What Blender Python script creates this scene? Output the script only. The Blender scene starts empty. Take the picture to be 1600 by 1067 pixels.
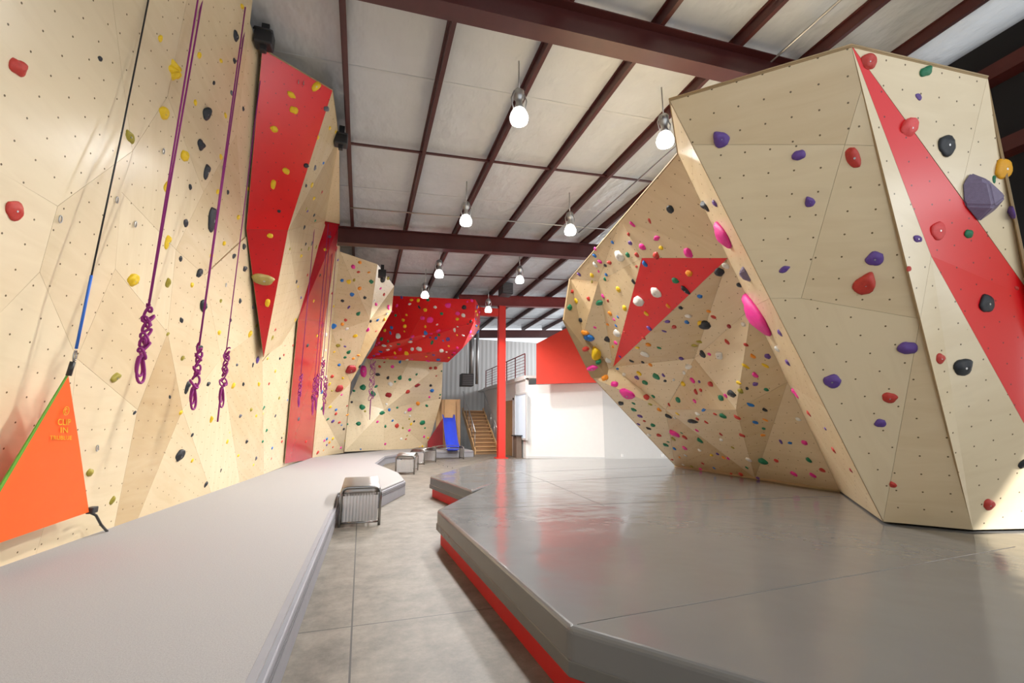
import bpy, bmesh, math, random
from mathutils import Vector, Matrix, noise
from mathutils.bvhtree import BVHTree
random.seed(7)
C=bpy.context.scene.collection
# ---------------- image pixels cast through the estimated camera onto assumed planes and depths ------------
FOC=700.0; PITCH=math.radians(10.7); YAW=math.radians(18.3); EYE=Vector((0,0,1.4))
cp,sp,cy,sy=math.cos(PITCH),math.sin(PITCH),math.cos(YAW),math.sin(YAW)
def ray(u,v):
    a=(u-800)/FOC; b=(533.5-v)/FOC
    F=cp-b*sp; z=sp+b*cp
    return Vector((a*cy+F*sy,-a*sy+F*cy,z)),F
def P(u,v,z=None,x=None,y=None,F=None):
    d,f=ray(u,v)
    if z is not None:t=(z-EYE.z)/d.z
    elif x is not None:t=x/d.x
    elif y is not None:t=y/d.y
    else:t=F/f
    return EYE+d*t
def plane3(a,b,c):
    n=(b-a).cross(c-a).normalized(); return n,n.dot(a)
def PP(u,v,pl,off=0):
    d,f=ray(u,v); n,k=pl
    s=1 if (EYE.dot(n)-k)>0 else -1
    t=(k+s*off-EYE.dot(n))/d.dot(n)
    return EYE+d*t
def W(Y,z,off=0): return Vector((-3.06+.0793*Y+.12*(z-.3)+off,Y,z))
LPL=plane3(W(0,.3),W(10,.3),W(5,6))
def PL(u,v,off=.0): return PP(u,v,LPL,off)
def PX(u,v,F):
    p=P(u,v,F=F); q=PL(u,v,.03)
    return q if (q-EYE).length<(p-EYE).length and ray(u,v)[0].dot(q-EYE)>0 else p
# ---------------- materials -------------------------------------------------------------------------
def newmat(n):
    m=bpy.data.materials.new(n); m.use_nodes=True
    return m,m.node_tree,m.node_tree.nodes['Principled BSDF']
def mat(n,col,rough=.5,metal=0,var=.12,scale=6,bump=0,bscale=30,emit=0,coat=0,bd=.02,stretch=None):
    m,t,b=newmat(n)
    tc=t.nodes.new('ShaderNodeTexCoord')
    nz=t.nodes.new('ShaderNodeTexNoise'); nz.inputs['Scale'].default_value=scale; nz.inputs['Detail'].default_value=5
    t.links.new(tc.outputs['Object'],nz.inputs['Vector'])
    mx=t.nodes.new('ShaderNodeMix'); mx.data_type='RGBA'
    mx.inputs[6].default_value=(*[c*(1-var) for c in col],1); mx.inputs[7].default_value=(*[min(1,c*(1+var)) for c in col],1)
    t.links.new(nz.outputs[0],mx.inputs[0]); t.links.new(mx.outputs[2],b.inputs['Base Color'])
    b.inputs['Roughness'].default_value=rough; b.inputs['Metallic'].default_value=metal
    if coat: b.inputs['Coat Weight'].default_value=coat
    if bump:
        n2=t.nodes.new('ShaderNodeTexNoise'); n2.inputs['Scale'].default_value=bscale; n2.inputs['Detail'].default_value=3
        if stretch:
            mp=t.nodes.new('ShaderNodeMapping'); mp.inputs['Scale'].default_value=stretch
            t.links.new(tc.outputs['Object'],mp.inputs[0]); t.links.new(mp.outputs[0],n2.inputs['Vector'])
        else: t.links.new(tc.outputs['Object'],n2.inputs['Vector'])
        bp=t.nodes.new('ShaderNodeBump'); bp.inputs['Strength'].default_value=bump; bp.inputs['Distance'].default_value=bd
        t.links.new(n2.outputs[0],bp.inputs['Height']); t.links.new(bp.outputs[0],b.inputs['Normal'])
    if emit:
        b.inputs['Emission Color'].default_value=(*col,1); b.inputs['Emission Strength'].default_value=emit
    return m
def panelmat(n,c0,c1,rough=.27,dots=True,grain=.2,off=.03):
    m,t,b=newmat(n); N=t.nodes.new; L=t.links.new
    uv=N('ShaderNodeUVMap'); uv.uv_map='UVMap'
    at=N('ShaderNodeAttribute'); at.attribute_name='tone'
    mp=N('ShaderNodeMapping'); mp.inputs['Scale'].default_value=(.9,4.5,1); L(uv.outputs[0],mp.inputs[0])
    nz=N('ShaderNodeTexNoise'); nz.inputs['Scale'].default_value=1.5; nz.inputs['Detail'].default_value=7; nz.inputs['Distortion'].default_value=1.1
    L(mp.outputs[0],nz.inputs['Vector'])
    big=N('ShaderNodeTexNoise'); big.inputs['Scale'].default_value=1.1; L(uv.outputs[0],big.inputs['Vector'])
    ad=N('ShaderNodeMath'); ad.operation='MULTIPLY_ADD'; ad.inputs[1].default_value=grain*2; L(nz.outputs[0],ad.inputs[0])
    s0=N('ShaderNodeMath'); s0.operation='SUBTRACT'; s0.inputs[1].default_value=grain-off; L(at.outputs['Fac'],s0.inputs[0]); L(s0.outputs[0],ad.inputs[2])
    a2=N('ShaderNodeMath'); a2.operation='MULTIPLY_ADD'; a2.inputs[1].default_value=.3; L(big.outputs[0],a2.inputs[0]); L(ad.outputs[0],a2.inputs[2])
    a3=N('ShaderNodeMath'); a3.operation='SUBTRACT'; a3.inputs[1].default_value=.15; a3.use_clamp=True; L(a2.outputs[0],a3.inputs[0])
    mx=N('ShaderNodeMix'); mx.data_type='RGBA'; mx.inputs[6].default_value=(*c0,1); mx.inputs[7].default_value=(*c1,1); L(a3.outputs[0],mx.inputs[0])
    out=mx.outputs[2]
    kn=N('ShaderNodeTexVoronoi'); kn.inputs['Scale'].default_value=2.3; L(uv.outputs[0],kn.inputs['Vector'])
    kl=N('ShaderNodeMath'); kl.operation='LESS_THAN'; kl.inputs[1].default_value=.035; L(kn.outputs['Distance'],kl.inputs[0])
    km=N('ShaderNodeMath'); km.operation='MULTIPLY'; km.inputs[1].default_value=.22; L(kl.outputs[0],km.inputs[0])
    m3=N('ShaderNodeMix'); m3.data_type='RGBA'; L(km.outputs[0],m3.inputs[0]); L(out,m3.inputs[6]); m3.inputs[7].default_value=(c1[0]*.8,c1[1]*.6,c1[2]*.5,1)
    out=m3.outputs[2]
    if dots:
        sc=N('ShaderNodeVectorMath'); sc.operation='SCALE'; sc.inputs['Scale'].default_value=5; L(uv.outputs[0],sc.inputs[0])
        fr=N('ShaderNodeVectorMath'); fr.operation='FRACTION'; L(sc.outputs[0],fr.inputs[0])
        sb=N('ShaderNodeVectorMath'); sb.operation='SUBTRACT'; sb.inputs[1].default_value=(.5,.5,0); L(fr.outputs[0],sb.inputs[0])
        ln=N('ShaderNodeVectorMath'); ln.operation='LENGTH'; L(sb.outputs[0],ln.inputs[0])
        lt=N('ShaderNodeMath'); lt.operation='LESS_THAN'; lt.inputs[1].default_value=.040; L(ln.outputs['Value'],lt.inputs[0])
        m2=N('ShaderNodeMix'); m2.data_type='RGBA'; L(lt.outputs[0],m2.inputs[0]); L(out,m2.inputs[6]); m2.inputs[7].default_value=(c1[0]*.3,c1[1]*.3,c1[2]*.3,1)
        out=m2.outputs[2]
    L(out,b.inputs['Base Color']); b.inputs['Roughness'].default_value=rough
    return m
M={}
M['ply']=panelmat('birch_plywood',(.79,.655,.435),(.50,.335,.155))
M['redp']=panelmat('red_painted_plywood',(.78,.006,.010),(.55,.005,.008),rough=.3,grain=.08)
M['burg']=panelmat('crimson_painted_plywood',(.52,.008,.022),(.32,.005,.015),rough=.2,grain=.12)
M['edge']=mat('plywood_edge',(.42,.30,.16),.7)
M['ins']=mat('white_insulation',(.50,.525,.555),.27,var=.08,scale=1.5,bump=.9,bscale=1.6,bd=.07,stretch=(1.6,1,1))
M['insseam']=mat('insulation_seam_tape',(.46,.48,.505),.4,var=.06)
M['steel']=mat('maroon_painted_steel',(.062,.012,.011),.4,var=.2)
M['steel2']=mat('bright_maroon_steel',(.20,.022,.018),.42,var=.2)
M['white']=mat('white_paint',(.76,.745,.72),.6,var=.03)
M['grayw']=mat('light_grey_paint',(.60,.60,.59),.6,var=.03)
M['redw']=mat('red_paint',(.62,.03,.010),.5,var=.05)
M['colr']=mat('red_column_paint',(.68,.025,.012),.4,var=.05)
M['redbase']=mat('red_mat_base',(.62,.012,.01),.5,var=.08)
M['vinyl']=mat('grey_vinyl',(.175,.172,.167),.15,var=.10,scale=1.1,bump=.5,bscale=1.25,bd=.035)
M['vinylside']=mat('grey_vinyl_side',(.145,.138,.128),.26,var=.12,scale=3,bump=.45,bscale=5)
M['vseam']=mat('vinyl_seam',(.14,.137,.133),.3,var=.1)
M['carpet']=mat('grey_carpet',(.345,.33,.325),.95,var=.26,scale=120,bump=.3,bscale=250,bd=.008)
M['cside']=mat('carpet_binding',(.27,.265,.285),.7,var=.1)
M['seam']=mat('dark_seam',(.12,.115,.12),.7)
M['chrome']=mat('brushed_stainless',(.36,.355,.35),.22,metal=1,var=.06)
M['panel']=mat('bright_ribbed_panel',(.60,.60,.60),.35,metal=.6,var=.06,scale=12)
M['alu']=mat('galvanised_metal',(.5,.5,.5),.35,metal=.9)
M['black']=mat('black_plastic',(.02,.02,.022),.45)
M['dark']=mat('black_sheet',(.006,.006,.008),.9)
M['orange']=mat('orange_vinyl',(1.0,.13,.012),.45,var=.06)
M['green']=mat('lime_edge_tape',(.14,.38,.04),.5)
M['yel']=mat('yellow_print',(.86,.48,.02),.5)
M['blueweb']=mat('blue_webbing',(.03,.15,.6),.6)
M['purple']=mat('purple_rope',(.26,.014,.17),.7,var=.35,scale=200)
M['slide']=mat('blue_plastic',(.03,.06,.55),.3)
M['wood']=mat('stair_timber',(.62,.38,.18),.5)
M['riser']=mat('stair_riser_timber',(.30,.17,.08),.6)
M['doorw']=mat('oak_door',(.42,.24,.11),.5)
M['counter']=mat('dark_counter',(.16,.11,.08),.5)
M['glass']=mat('daylit_glass',(.70,.80,.90),.1,emit=.35,var=.02)
M['lampg']=mat('glowing_prismatic_glass',(1,.98,.95),.2,emit=3,var=.02)
M['bulb']=mat('lamp_bulb',(1,.98,.95),.2,emit=40,var=.02)
M['outlet']=mat('outlet_plastic',(.8,.8,.78),.4)
m,t,b=newmat('corrugated_white_metal'); tc=t.nodes.new('ShaderNodeTexCoord'); wv=t.nodes.new('ShaderNodeTexWave'); wv.inputs['Scale'].default_value=1.1; wv.bands_direction='X'
t.links.new(tc.outputs['Object'],wv.inputs['Vector']); bp=t.nodes.new('ShaderNodeBump'); bp.inputs['Strength'].default_value=.4; bp.inputs['Distance'].default_value=.03
t.links.new(wv.outputs[1],bp.inputs['Height']); t.links.new(bp.outputs[0],b.inputs['Normal']); b.inputs['Base Color'].default_value=(.66,.66,.65,1); b.inputs['Roughness'].default_value=.5; M['corr']=m
m,t,b=newmat('polished_concrete'); N=t.nodes.new; L=t.links.new
tc=N('ShaderNodeTexCoord'); nz=N('ShaderNodeTexNoise'); nz.inputs['Scale'].default_value=2.6; nz.inputs['Detail'].default_value=12; nz.inputs['Roughness'].default_value=.8; L(tc.outputs['Object'],nz.inputs['Vector'])
cr=N('ShaderNodeValToRGB'); cr.color_ramp.elements[0].position=.36; cr.color_ramp.elements[0].color=(.10,.086,.068,1); cr.color_ramp.elements[1].position=.66; cr.color_ramp.elements[1].color=(.245,.213,.172,1); L(nz.outputs[0],cr.inputs[0])
sx=N('ShaderNodeSeparateXYZ'); L(tc.outputs['Object'],sx.inputs[0])
def joint(out,off,per):
    a=N('ShaderNodeMath'); a.operation='SUBTRACT'; a.inputs[1].default_value=off; L(out,a.inputs[0])
    p=N('ShaderNodeMath'); p.operation='PINGPONG'; p.inputs[1].default_value=per/2; L(a.outputs[0],p.inputs[0])
    l=N('ShaderNodeMath'); l.operation='LESS_THAN'; l.inputs[1].default_value=.006; L(p.outputs[0],l.inputs[0]); return l
j1=joint(sx.outputs[0],.02,3.0); j2=joint(sx.outputs[1],3.69,3.0)
mxm=N('ShaderNodeMath'); mxm.operation='MAXIMUM'; L(j1.outputs[0],mxm.inputs[0]); L(j2.outputs[0],mxm.inputs[1])
mx=N('ShaderNodeMix'); mx.data_type='RGBA'; L(mxm.outputs[0],mx.inputs[0]); L(cr.outputs[0],mx.inputs[6]); mx.inputs[7].default_value=(.04,.035,.03,1); L(mx.outputs[2],b.inputs['Base Color'])
b.inputs['Roughness'].default_value=.5; M['conc']=m
# ---------------- mesh helpers ----------------------------------------------------------------------
def mk(name,verts,faces,mats,mi=None,smooth=False):
    me=bpy.data.meshes.new(name); me.from_pydata([tuple(v) for v in verts],[],faces)
    for mm in (mats if isinstance(mats,list) else [mats]): me.materials.append(mm)
    if mi: 
        for p,i in zip(me.polygons,mi): p.material_index=i
    if smooth:
        for p in me.polygons:p.use_smooth=True
    me.update(); o=bpy.data.objects.new(name,me); C.objects.link(o); return o
def fixn(o):
    bm=bmesh.new(); bm.from_mesh(o.data); bmesh.ops.recalc_face_normals(bm,faces=bm.faces); bm.to_mesh(o.data); bm.free(); return o
def box(name,x0,x1,y0,y1,z0,z1,m,bev=0):
    v=[(x,y,z) for x in(x0,x1) for y in(y0,y1) for z in(z0,z1)]
    f=[(0,1,3,2),(4,6,7,5),(0,4,5,1),(2,3,7,6),(0,2,6,4),(1,5,7,3)]
    o=fixn(mk(name,v,f,m))
    if bev:
        b=o.modifiers.new('b','BEVEL'); b.width=bev; b.segments=3
    return o
def prism(name,pts,z0,z1,m,bev=0,seg=3):
    n=len(pts); v=[(p[0],p[1],z0) for p in pts]+[(p[0],p[1],z1) for p in pts]
    f=[tuple(range(n))[::-1],tuple(range(n,2*n))]+[(i,(i+1)%n,n+(i+1)%n,n+i) for i in range(n)]
    o=fixn(mk(name,v,f,m))
    if bev:
        b=o.modifiers.new('b','BEVEL'); b.width=bev; b.segments=seg; b.limit_method='ANGLE'
    return o
def slab(name,pts,th,m):
    pts=[Vector(p) for p in pts]; n=Vector()
    for i in range(len(pts)):
        a,b=pts[i],pts[(i+1)%len(pts)]; n+=a.cross(b)
    n.normalize()
    if n.dot(EYE-pts[0])<0: n=-n
    k=len(pts); v=pts+[p-n*th for p in pts]
    f=[tuple(range(k)),tuple(range(k,2*k))[::-1]]+[(i,(i+1)%k,k+(i+1)%k,k+i) for i in range(k)]
    return fixn(mk(name,v,f,m))
def tube(name,pts,r,m,seg=8,cyc=False):
    pts=[Vector(p) for p in pts]; n=len(pts); vs=[];fs=[]; up=None
    for i,p in enumerate(pts):
        if cyc: d=pts[(i+1)%n]-pts[i-1]
        else: d=pts[min(i+1,n-1)]-pts[max(i-1,0)]
        if d.length<1e-9:d=Vector((0,0,1))
        d.normalize()
        if up is None: up=d.orthogonal().normalized()
        up=(up-d*up.dot(d)); up=up.normalized() if up.length>1e-6 else d.orthogonal().normalized()
        s=d.cross(up)
        for k in range(seg):
            a=2*math.pi*k/seg; vs.append(p+up*(r*math.cos(a))+s*(r*math.sin(a)))
    for i in range(n if cyc else n-1):
        j=(i+1)%n
        for k in range(seg):
            l=(k+1)%seg; fs.append((i*seg+k,i*seg+l,j*seg+l,j*seg+k))
    if not cyc: fs+= [tuple(range(seg))[::-1],tuple(range((n-1)*seg,n*seg))]
    return fixn(mk(name,vs,fs,m,smooth=True))
def lathe(name,prof,m,seg=24,cen=(0,0,0)):
    vs=[];fs=[]
    for r,z in prof:
        for k in range(seg):
            a=2*math.pi*k/seg; vs.append((cen[0]+r*math.cos(a),cen[1]+r*math.sin(a),cen[2]+z))
    for i in range(len(prof)-1):
        for k in range(seg):
            l=(k+1)%seg; fs.append((i*seg+k,i*seg+l,(i+1)*seg+l,(i+1)*seg+k))
    return mk(name,vs,fs,m,smooth=True)
def tag(o,label,cat,group=None):
    o['label']=label; o['category']=cat
    if group:o['group']=group
    return o
def struct(o): o['kind']='structure'; return o
def empty(name,loc=(0,0,0)):
    e=bpy.data.objects.new(name,None); C.objects.link(e); e.location=loc; e.empty_display_size=.1; return e
def par(p,*ch):
    for c in ch:
        c.parent=p; c.matrix_parent_inverse=Matrix.Translation(p.location).inverted()
WALLS=[]
def facets(name,fl,label,cat='climbing wall',gap=.0011,th=.018,ts=.8):
    vs=[];fs=[];mi=[];uvs=[];tone=[]
    mats=[M['ply'],M['redp'],M['burg'],M['edge']]
    R=random.Random(name+label)
    def add(pl,idx,uvl,tn):
        base=len(vs); vs.extend(pl); fs.append(tuple(range(base,base+len(pl)))); mi.append(idx); uvs.append(uvl); tone.append(tn)
    for f in fl:
        pts,kind,tn=f[0],f[1],f[2]*ts; away=f[3] if len(f)>3 else None
        pts=[Vector(p) for p in pts]; n=Vector(); c=sum(pts,Vector())/len(pts)
        for i in range(len(pts)):
            n+=(pts[i]-c).cross(pts[(i+1)%len(pts)]-c)
        n.normalize()
        tgt=EYE if away is None else Vector(away)
        if n.dot(tgt-c)<0: n=-n; pts=pts[::-1]
        u=Vector((0,0,1)).cross(n)
        u=u.normalized() if u.length>.05 else Vector((1,0,0)); w=n.cross(u)
        ang=R.choice([0,0,.35,-.3,1.2,.12]); ca,sa=math.cos(ang),math.sin(ang); ox,oy=R.random(),R.random()
        def uvf(p):
            a,b=p.dot(u),p.dot(w); return (a*ca-b*sa+ox,a*sa+b*ca+oy)
        ins=[]
        k=len(pts)
        for i in range(k):
            a,b,d=pts[i-1],pts[i],pts[(i+1)%k]
            e1=(a-b).normalized(); e2=(d-b).normalized(); bis=e1+e2
            s=max(.15,e1.cross(e2).length)
            ins.append(b+ (bis*(gap/s) if bis.length>.05 else (c-b).normalized()*gap))
        idx={'p':0,'r':1,'b':2}[kind]
        add([p+n*0 for p in ins],idx,[uvf(p) for p in ins],tn)
        for i in range(k):
            q=[ins[i],ins[i]-n*th,ins[(i+1)%k]-n*th,ins[(i+1)%k]]
            add(q,3,[(0,0)]*4,.5)
        bk=[p-n*th for p in pts]
        add(bk,3,[(0,0)]*k,.5)
    o=mk(name,vs,fs,mats,mi)
    o.data.uv_layers.new(name='UVMap'); o.data.color_attributes.new('tone','FLOAT_COLOR','CORNER')
    ul=o.data.uv_layers['UVMap'].data; ca=o.data.color_attributes['tone'].data
    for p,uvl,tn in zip(o.data.polygons,uvs,tone):
        for j,l in enumerate(p.loop_indices):
            ul[l].uv=uvl[j]; ca[l].color=(tn,tn,tn,1)
    tag(o,label,cat); WALLS.append(o); return o
def q(lst,fn): return [fn(*p) for p in lst]
# ---------------- room shell ------------------------------------------------------------------------
def ceilz(x): return 7.25+.065*x
struct(mk('floor',[(-4,-4,0),(16,-4,0),(16,28,0),(-4,28,0)],[(0,1,2,3)],M['conc']))
struct(mk('ceiling',[(-4,-4,ceilz(-4)),(16,-4,ceilz(16)),(16,28,ceilz(16)),(-4,28,ceilz(-4))],[(3,2,1,0)],M['ins']))
struct(box('wall_left',-4.1,-4,-4,28,0,6.95,M['white']))
struct(box('wall_back',-4,16,28,28.1,0,6.98,M['corr']))
def sloped_bar(name,prof,x0,x1,y,m):
    n=len(prof); vs=[(x0,y+a,ceilz(x0)+b) for a,b in prof]+[(x1,y+a,ceilz(x1)+b) for a,b in prof]
    fs=[(i,(i+1)%n,n+(i+1)%n,n+i) for i in range(n)]+[tuple(range(n))[::-1],tuple(range(n,2*n))]
    return fixn(mk(name,vs,fs,m))
tz=-.2; bz=-.7; w=.13; tf=.018; tw=.01
I=[(-w,tz),(w,tz),(w,tz-tf),(tw,tz-tf),(tw,bz+tf),(w,bz+tf),(w,bz),(-w,bz),(-w,bz+tf),(-tw,bz+tf),(-tw,tz-tf),(-w,tz-tf)]
BY=19.55
for y,x0,mm in((4.85,-1.2,'steel'),(12.95,-.95,'steel'),(BY,3.9,'steel2'),(27.6,-3.9,'steel')):
    o=sloped_bar('roof_beam',I,x0,15.9,y,M[mm]); tag(o,'maroon painted steel I-beam spanning under the roof','beam','maroon roof frame beams')
for k in range(-2,11):
    x=-.6+1.5*k; z=ceilz(x); n=[(-.04,0),(.012,0),(.012,-.185),(.07,-.185),(.07,-.2),(0,-.2),(0,-.012),(-.04,-.012)]
    vs=[(x+a,-4,z+b-.002) for a,b in n]+[(x+a,27.9,z+b-.002) for a,b in n]; L8=len(n)
    o=fixn(mk('roof_purlin',vs,[(i,(i+1)%L8,L8+(i+1)%L8,L8+i) for i in range(L8)]+[tuple(range(L8)),tuple(range(L8,2*L8))],M['steel']))
    tag(o,'long maroon steel purlin running under the white roof insulation','purlin','maroon roof purlins')
for y in(.8,8.9,17.0,24.5):
    o=sloped_bar('brace_strap',[(-.03,-.10),(.03,-.10),(.03,-.13),(-.03,-.13)],-.6,15.9,y,M['steel']); tag(o,'thin maroon bridging strap between roof purlins','brace','purlin bridging straps')
for i,y in enumerate((3.0,6.9,10.9,15.0,19.0,22.6)):
    struct(sloped_bar('trim_%d'%(i+1),[(-.035,-.003),(.035,-.003),(.03,-.009),(-.03,-.009)],-3.9,15.9,y,M['insseam']))
o=tube('conduit_pipe',[(-.6,11.6,ceilz(-.6)-.215),(8,11.6,ceilz(8)-.215),(15.9,11.6,ceilz(15.9)-.215)],.018,M['alu']); tag(o,'thin galvanised electrical conduit under the purlins','pipe')
o=tube('conduit_pipe',[(6.2,-1,ceilz(6.2)-.215),(6.2,12,ceilz(6.2)-.215)],.02,M['alu']); tag(o,'thin galvanised electrical conduit running along the roof','pipe')
o=box('black_sheet',9.0,9.1,-1,4.6,2.6,7.35,M['dark']); tag(o,'matte black sheet filling the dark area below the roof','drape')  # added black sheet, fills the dark area below the roof
for z0 in(6.55,5.35):
    o=box('black_sheet_beam',8.72,8.98,-1,4.6,z0,z0+.22,M['steel']); tag(o,'maroon steel beam in front of the black sheet','beam','beams before the black sheet')
# ---------------- left lead wall --------------------------------------------------------------------
L0=[]
for i in range(6):
    ya,yb=-1+i*3.15,-1+(i+1)*3.15
    L0.append(([W(ya,.28,-.015),W(yb,.28,-.015),W(yb,6.9,-.015),W(ya,6.9,-.015)],'p',.2))
lf=[([(-420,-200),(150,-200),(188,95),(207,236),(90,322),(0,268),(-420,60)],-.1),  # last value: facet shading painted into the plywood tone
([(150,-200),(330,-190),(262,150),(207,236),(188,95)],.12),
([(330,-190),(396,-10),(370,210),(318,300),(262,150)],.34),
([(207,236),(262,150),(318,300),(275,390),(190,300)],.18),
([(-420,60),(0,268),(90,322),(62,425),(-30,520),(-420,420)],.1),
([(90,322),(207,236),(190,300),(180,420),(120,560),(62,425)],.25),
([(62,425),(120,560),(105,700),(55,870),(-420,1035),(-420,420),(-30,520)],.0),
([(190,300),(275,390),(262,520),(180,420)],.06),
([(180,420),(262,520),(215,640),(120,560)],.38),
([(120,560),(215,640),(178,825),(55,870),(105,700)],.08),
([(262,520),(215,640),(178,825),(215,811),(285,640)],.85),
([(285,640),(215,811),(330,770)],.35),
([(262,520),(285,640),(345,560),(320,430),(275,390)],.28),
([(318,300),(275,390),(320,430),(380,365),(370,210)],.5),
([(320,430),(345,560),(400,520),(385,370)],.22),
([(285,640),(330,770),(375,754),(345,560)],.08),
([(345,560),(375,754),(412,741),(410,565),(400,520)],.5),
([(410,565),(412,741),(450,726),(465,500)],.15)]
LL=[]
for pts,tn in lf:
    LL.append(([PL(u,v,.004) for u,v in pts],'p',tn))
wd_tl=P(410,75,z=6.85); wd_tr=P(520,140,z=6.9); wd_ml=PL(385,358,.02); wd_mr=P(450,360,F=7.65*.9366); wd_tip=P(412,558,F=8.7*.989)
sd=[P(530,215,F=7.9),PX(508,345,11.3),PL(470,490,.02),PL(440,538,.02)]
facets('climbing_wall',L0+LL,'tall birch plywood climbing wall beside the grey carpeted mat')
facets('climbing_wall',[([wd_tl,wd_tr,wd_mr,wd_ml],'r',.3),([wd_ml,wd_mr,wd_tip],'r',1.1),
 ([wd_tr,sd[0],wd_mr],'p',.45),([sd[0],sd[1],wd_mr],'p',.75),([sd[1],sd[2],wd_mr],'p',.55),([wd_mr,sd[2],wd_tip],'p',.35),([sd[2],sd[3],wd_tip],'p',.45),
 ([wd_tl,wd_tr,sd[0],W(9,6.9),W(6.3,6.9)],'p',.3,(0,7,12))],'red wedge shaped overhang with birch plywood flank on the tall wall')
bt0,bt1=P(503,345,F=11.6),P(531,350,F=12)
bml,bmr=PL(466,500,.06),PL(508,500,.08); bbl,bbr=PL(445,724,.05),PL(489,717,.05)
facets('climbing_wall',[([bt0,bt1,bmr,bml],'b',.3),([bml,bmr,bbr,bbl],'b',.5),
 ([sd[0],bt1,bt0,sd[1]],'p',.4)],'narrow crimson painted climbing wall panel rising to the roof')
MV={k:PX(*v) for k,v in dict(a=(531,393,13),b=(590,413,14),c=(616,447,15.5),d=(612,486,15.6),e=(578,500,15),f=(519,520,14.5),g=(548,598,16.3),h=(503,645,16)).items()}
mb0=P(488,715,z=.3);mb1=P(537,707.5,z=.3); mg=P(545,620,F=19.5)
facets('climbing_wall',[([MV['a'],MV['b'],MV['e']],'p',.3),([MV['a'],MV['e'],MV['f']],'p',.6),([MV['b'],MV['c'],MV['e']],'p',.1),([MV['c'],MV['d'],MV['e']],'p',.9),
 ([MV['e'],MV['d'],MV['g']],'p',1.0),([MV['f'],MV['e'],MV['g']],'p',.35),([MV['f'],MV['g'],MV['h']],'p',.8),([MV['h'],MV['g'],mb1],'p',.05),([MV['h'],mb1,mb0],'p',.2),([MV['g'],mg,mb1],'p',.0),
 ([MV['a'],MV['f'],bmr],'p',.75),([MV['f'],MV['h'],bmr],'p',.5),([bmr,MV['h'],mb0],'p',.25),([bt1,MV['a'],bmr],'p',.4)],
 'faceted birch plywood climbing wall jutting out under the roof')
fb0=P(538,706,z=.3); fb1=P(668,700,z=.3); ft0=P(573,560,F=21); ft1=P(692,566,F=21.6); fr=P(690,622,F=23); fl_=P(546,622,F=20.6); fm=P(600,640,F=21)
facets('climbing_wall',[([fl_,ft0,fm],'p',.0),([ft0,P(640,563,F=21.3),fm],'p',.3),([P(640,563,F=21.3),ft1,fr,fm],'p',.1),([fm,fr,fb1],'p',.3),([fb0,fl_,fm],'p',.2),([fb0,fm,P(600,703,z=.3)],'p',.0),([fm,fb1,P(600,703,z=.3)],'p',.15)],
 'low birch plywood climbing wall below a red overhang')
ra,rb,rc,rd,re_,rf,rg=P(613,462,F=18.8),P(743,468,F=18.3),P(741,503,F=18.4),P(722,545,F=19.3),P(700,566,F=20.6),P(572,560,F=20.8),P(584,543,F=20)
rm=P(640,528,F=19.2); rt=P(675,465,F=18.3)
facets('climbing_wall',[([ra,rt,rm],'r',-.2),([ra,rm,rg],'r',-.1),([rt,rb,rc],'r',.1),([rt,rc,rm],'r',.0),([rg,rm,rf],'r',-.2),([rm,rc,rf],'r',-.2),([rc,rd,rf],'r',.1),([rd,re_,rf],'r',.2),
 ([rb,rc,rc+Vector((.6,1.5,0)),rb+Vector((.6,1.5,0))],'r',.6),([rc,rd,rc+Vector((.6,1.5,0))],'r',.6)],'bright red overhanging climbing wall under the roof')
# ---------------- bouldering block ------------------------------------------------------------------
tl,tm,tr=P(1045,155,z=4.4),P(1330,70,z=4.4),P(1543,120,z=4.4); bl,br=P(1380,815,z=.42),P(1520,828,z=.42)
PA=plane3(tl,tm,bl); PB=plane3(tm,tr,br)
def A(u,v): return PP(u,v,PA)
def B(u,v): return PP(u,v,PB)
brr=P(1690,824,z=.42); bm_=B(1616,468)
T0=P(1058,238,z=4.4); B0=P(1312,767,z=.42); T1=P(890,435,z=4.4); B1=P(1055,728,z=.42)
PC=plane3(T0,T1,B0)
def online(a,b,u,v):
    best=None
    for i in range(401):
        p=a.lerp(b,i/400); d=ray(u,v)[0].normalized(); e=(p-EYE).normalized(); k=d.dot(e)
        if best is None or k>best[0]: best=(k,p)
    return best[1]
R2=online(T0,B0,1138,402); K4=online(T0,B0,1174,480); K7=online(T0,B0,1230,597); E1=online(T0,T1,968,342)
lip=P(880,500,F=9.1); Mi=P(925,590,y=9.0)
c=lambda u,v,o=0: PP(u,v,PC,o)
R1=c(1003,403,.05); R3=c(958,573,.25); K2=c(935,440,.0); K3=P(906,540,F=9.75); K5=c(1085,560,-.12); K6=c(1040,640,.2); K8=c(1150,640,.18); BM=P(1180,747,z=.42)
oL=[A(1045,155),A(1081,226),A(1203,466),A(1290,638),bl]; iL=[T0,online(T0,B0,1085,290),R2,K4,K7,B0]
q1,q2=Vector((7.4,3.5,4.4)),Vector((8.2,8.8,4.4)); g1,g2=Vector((8.0,3.7,.42)),Vector((8.4,9.9,.42)); far=(8,30,8)
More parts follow.
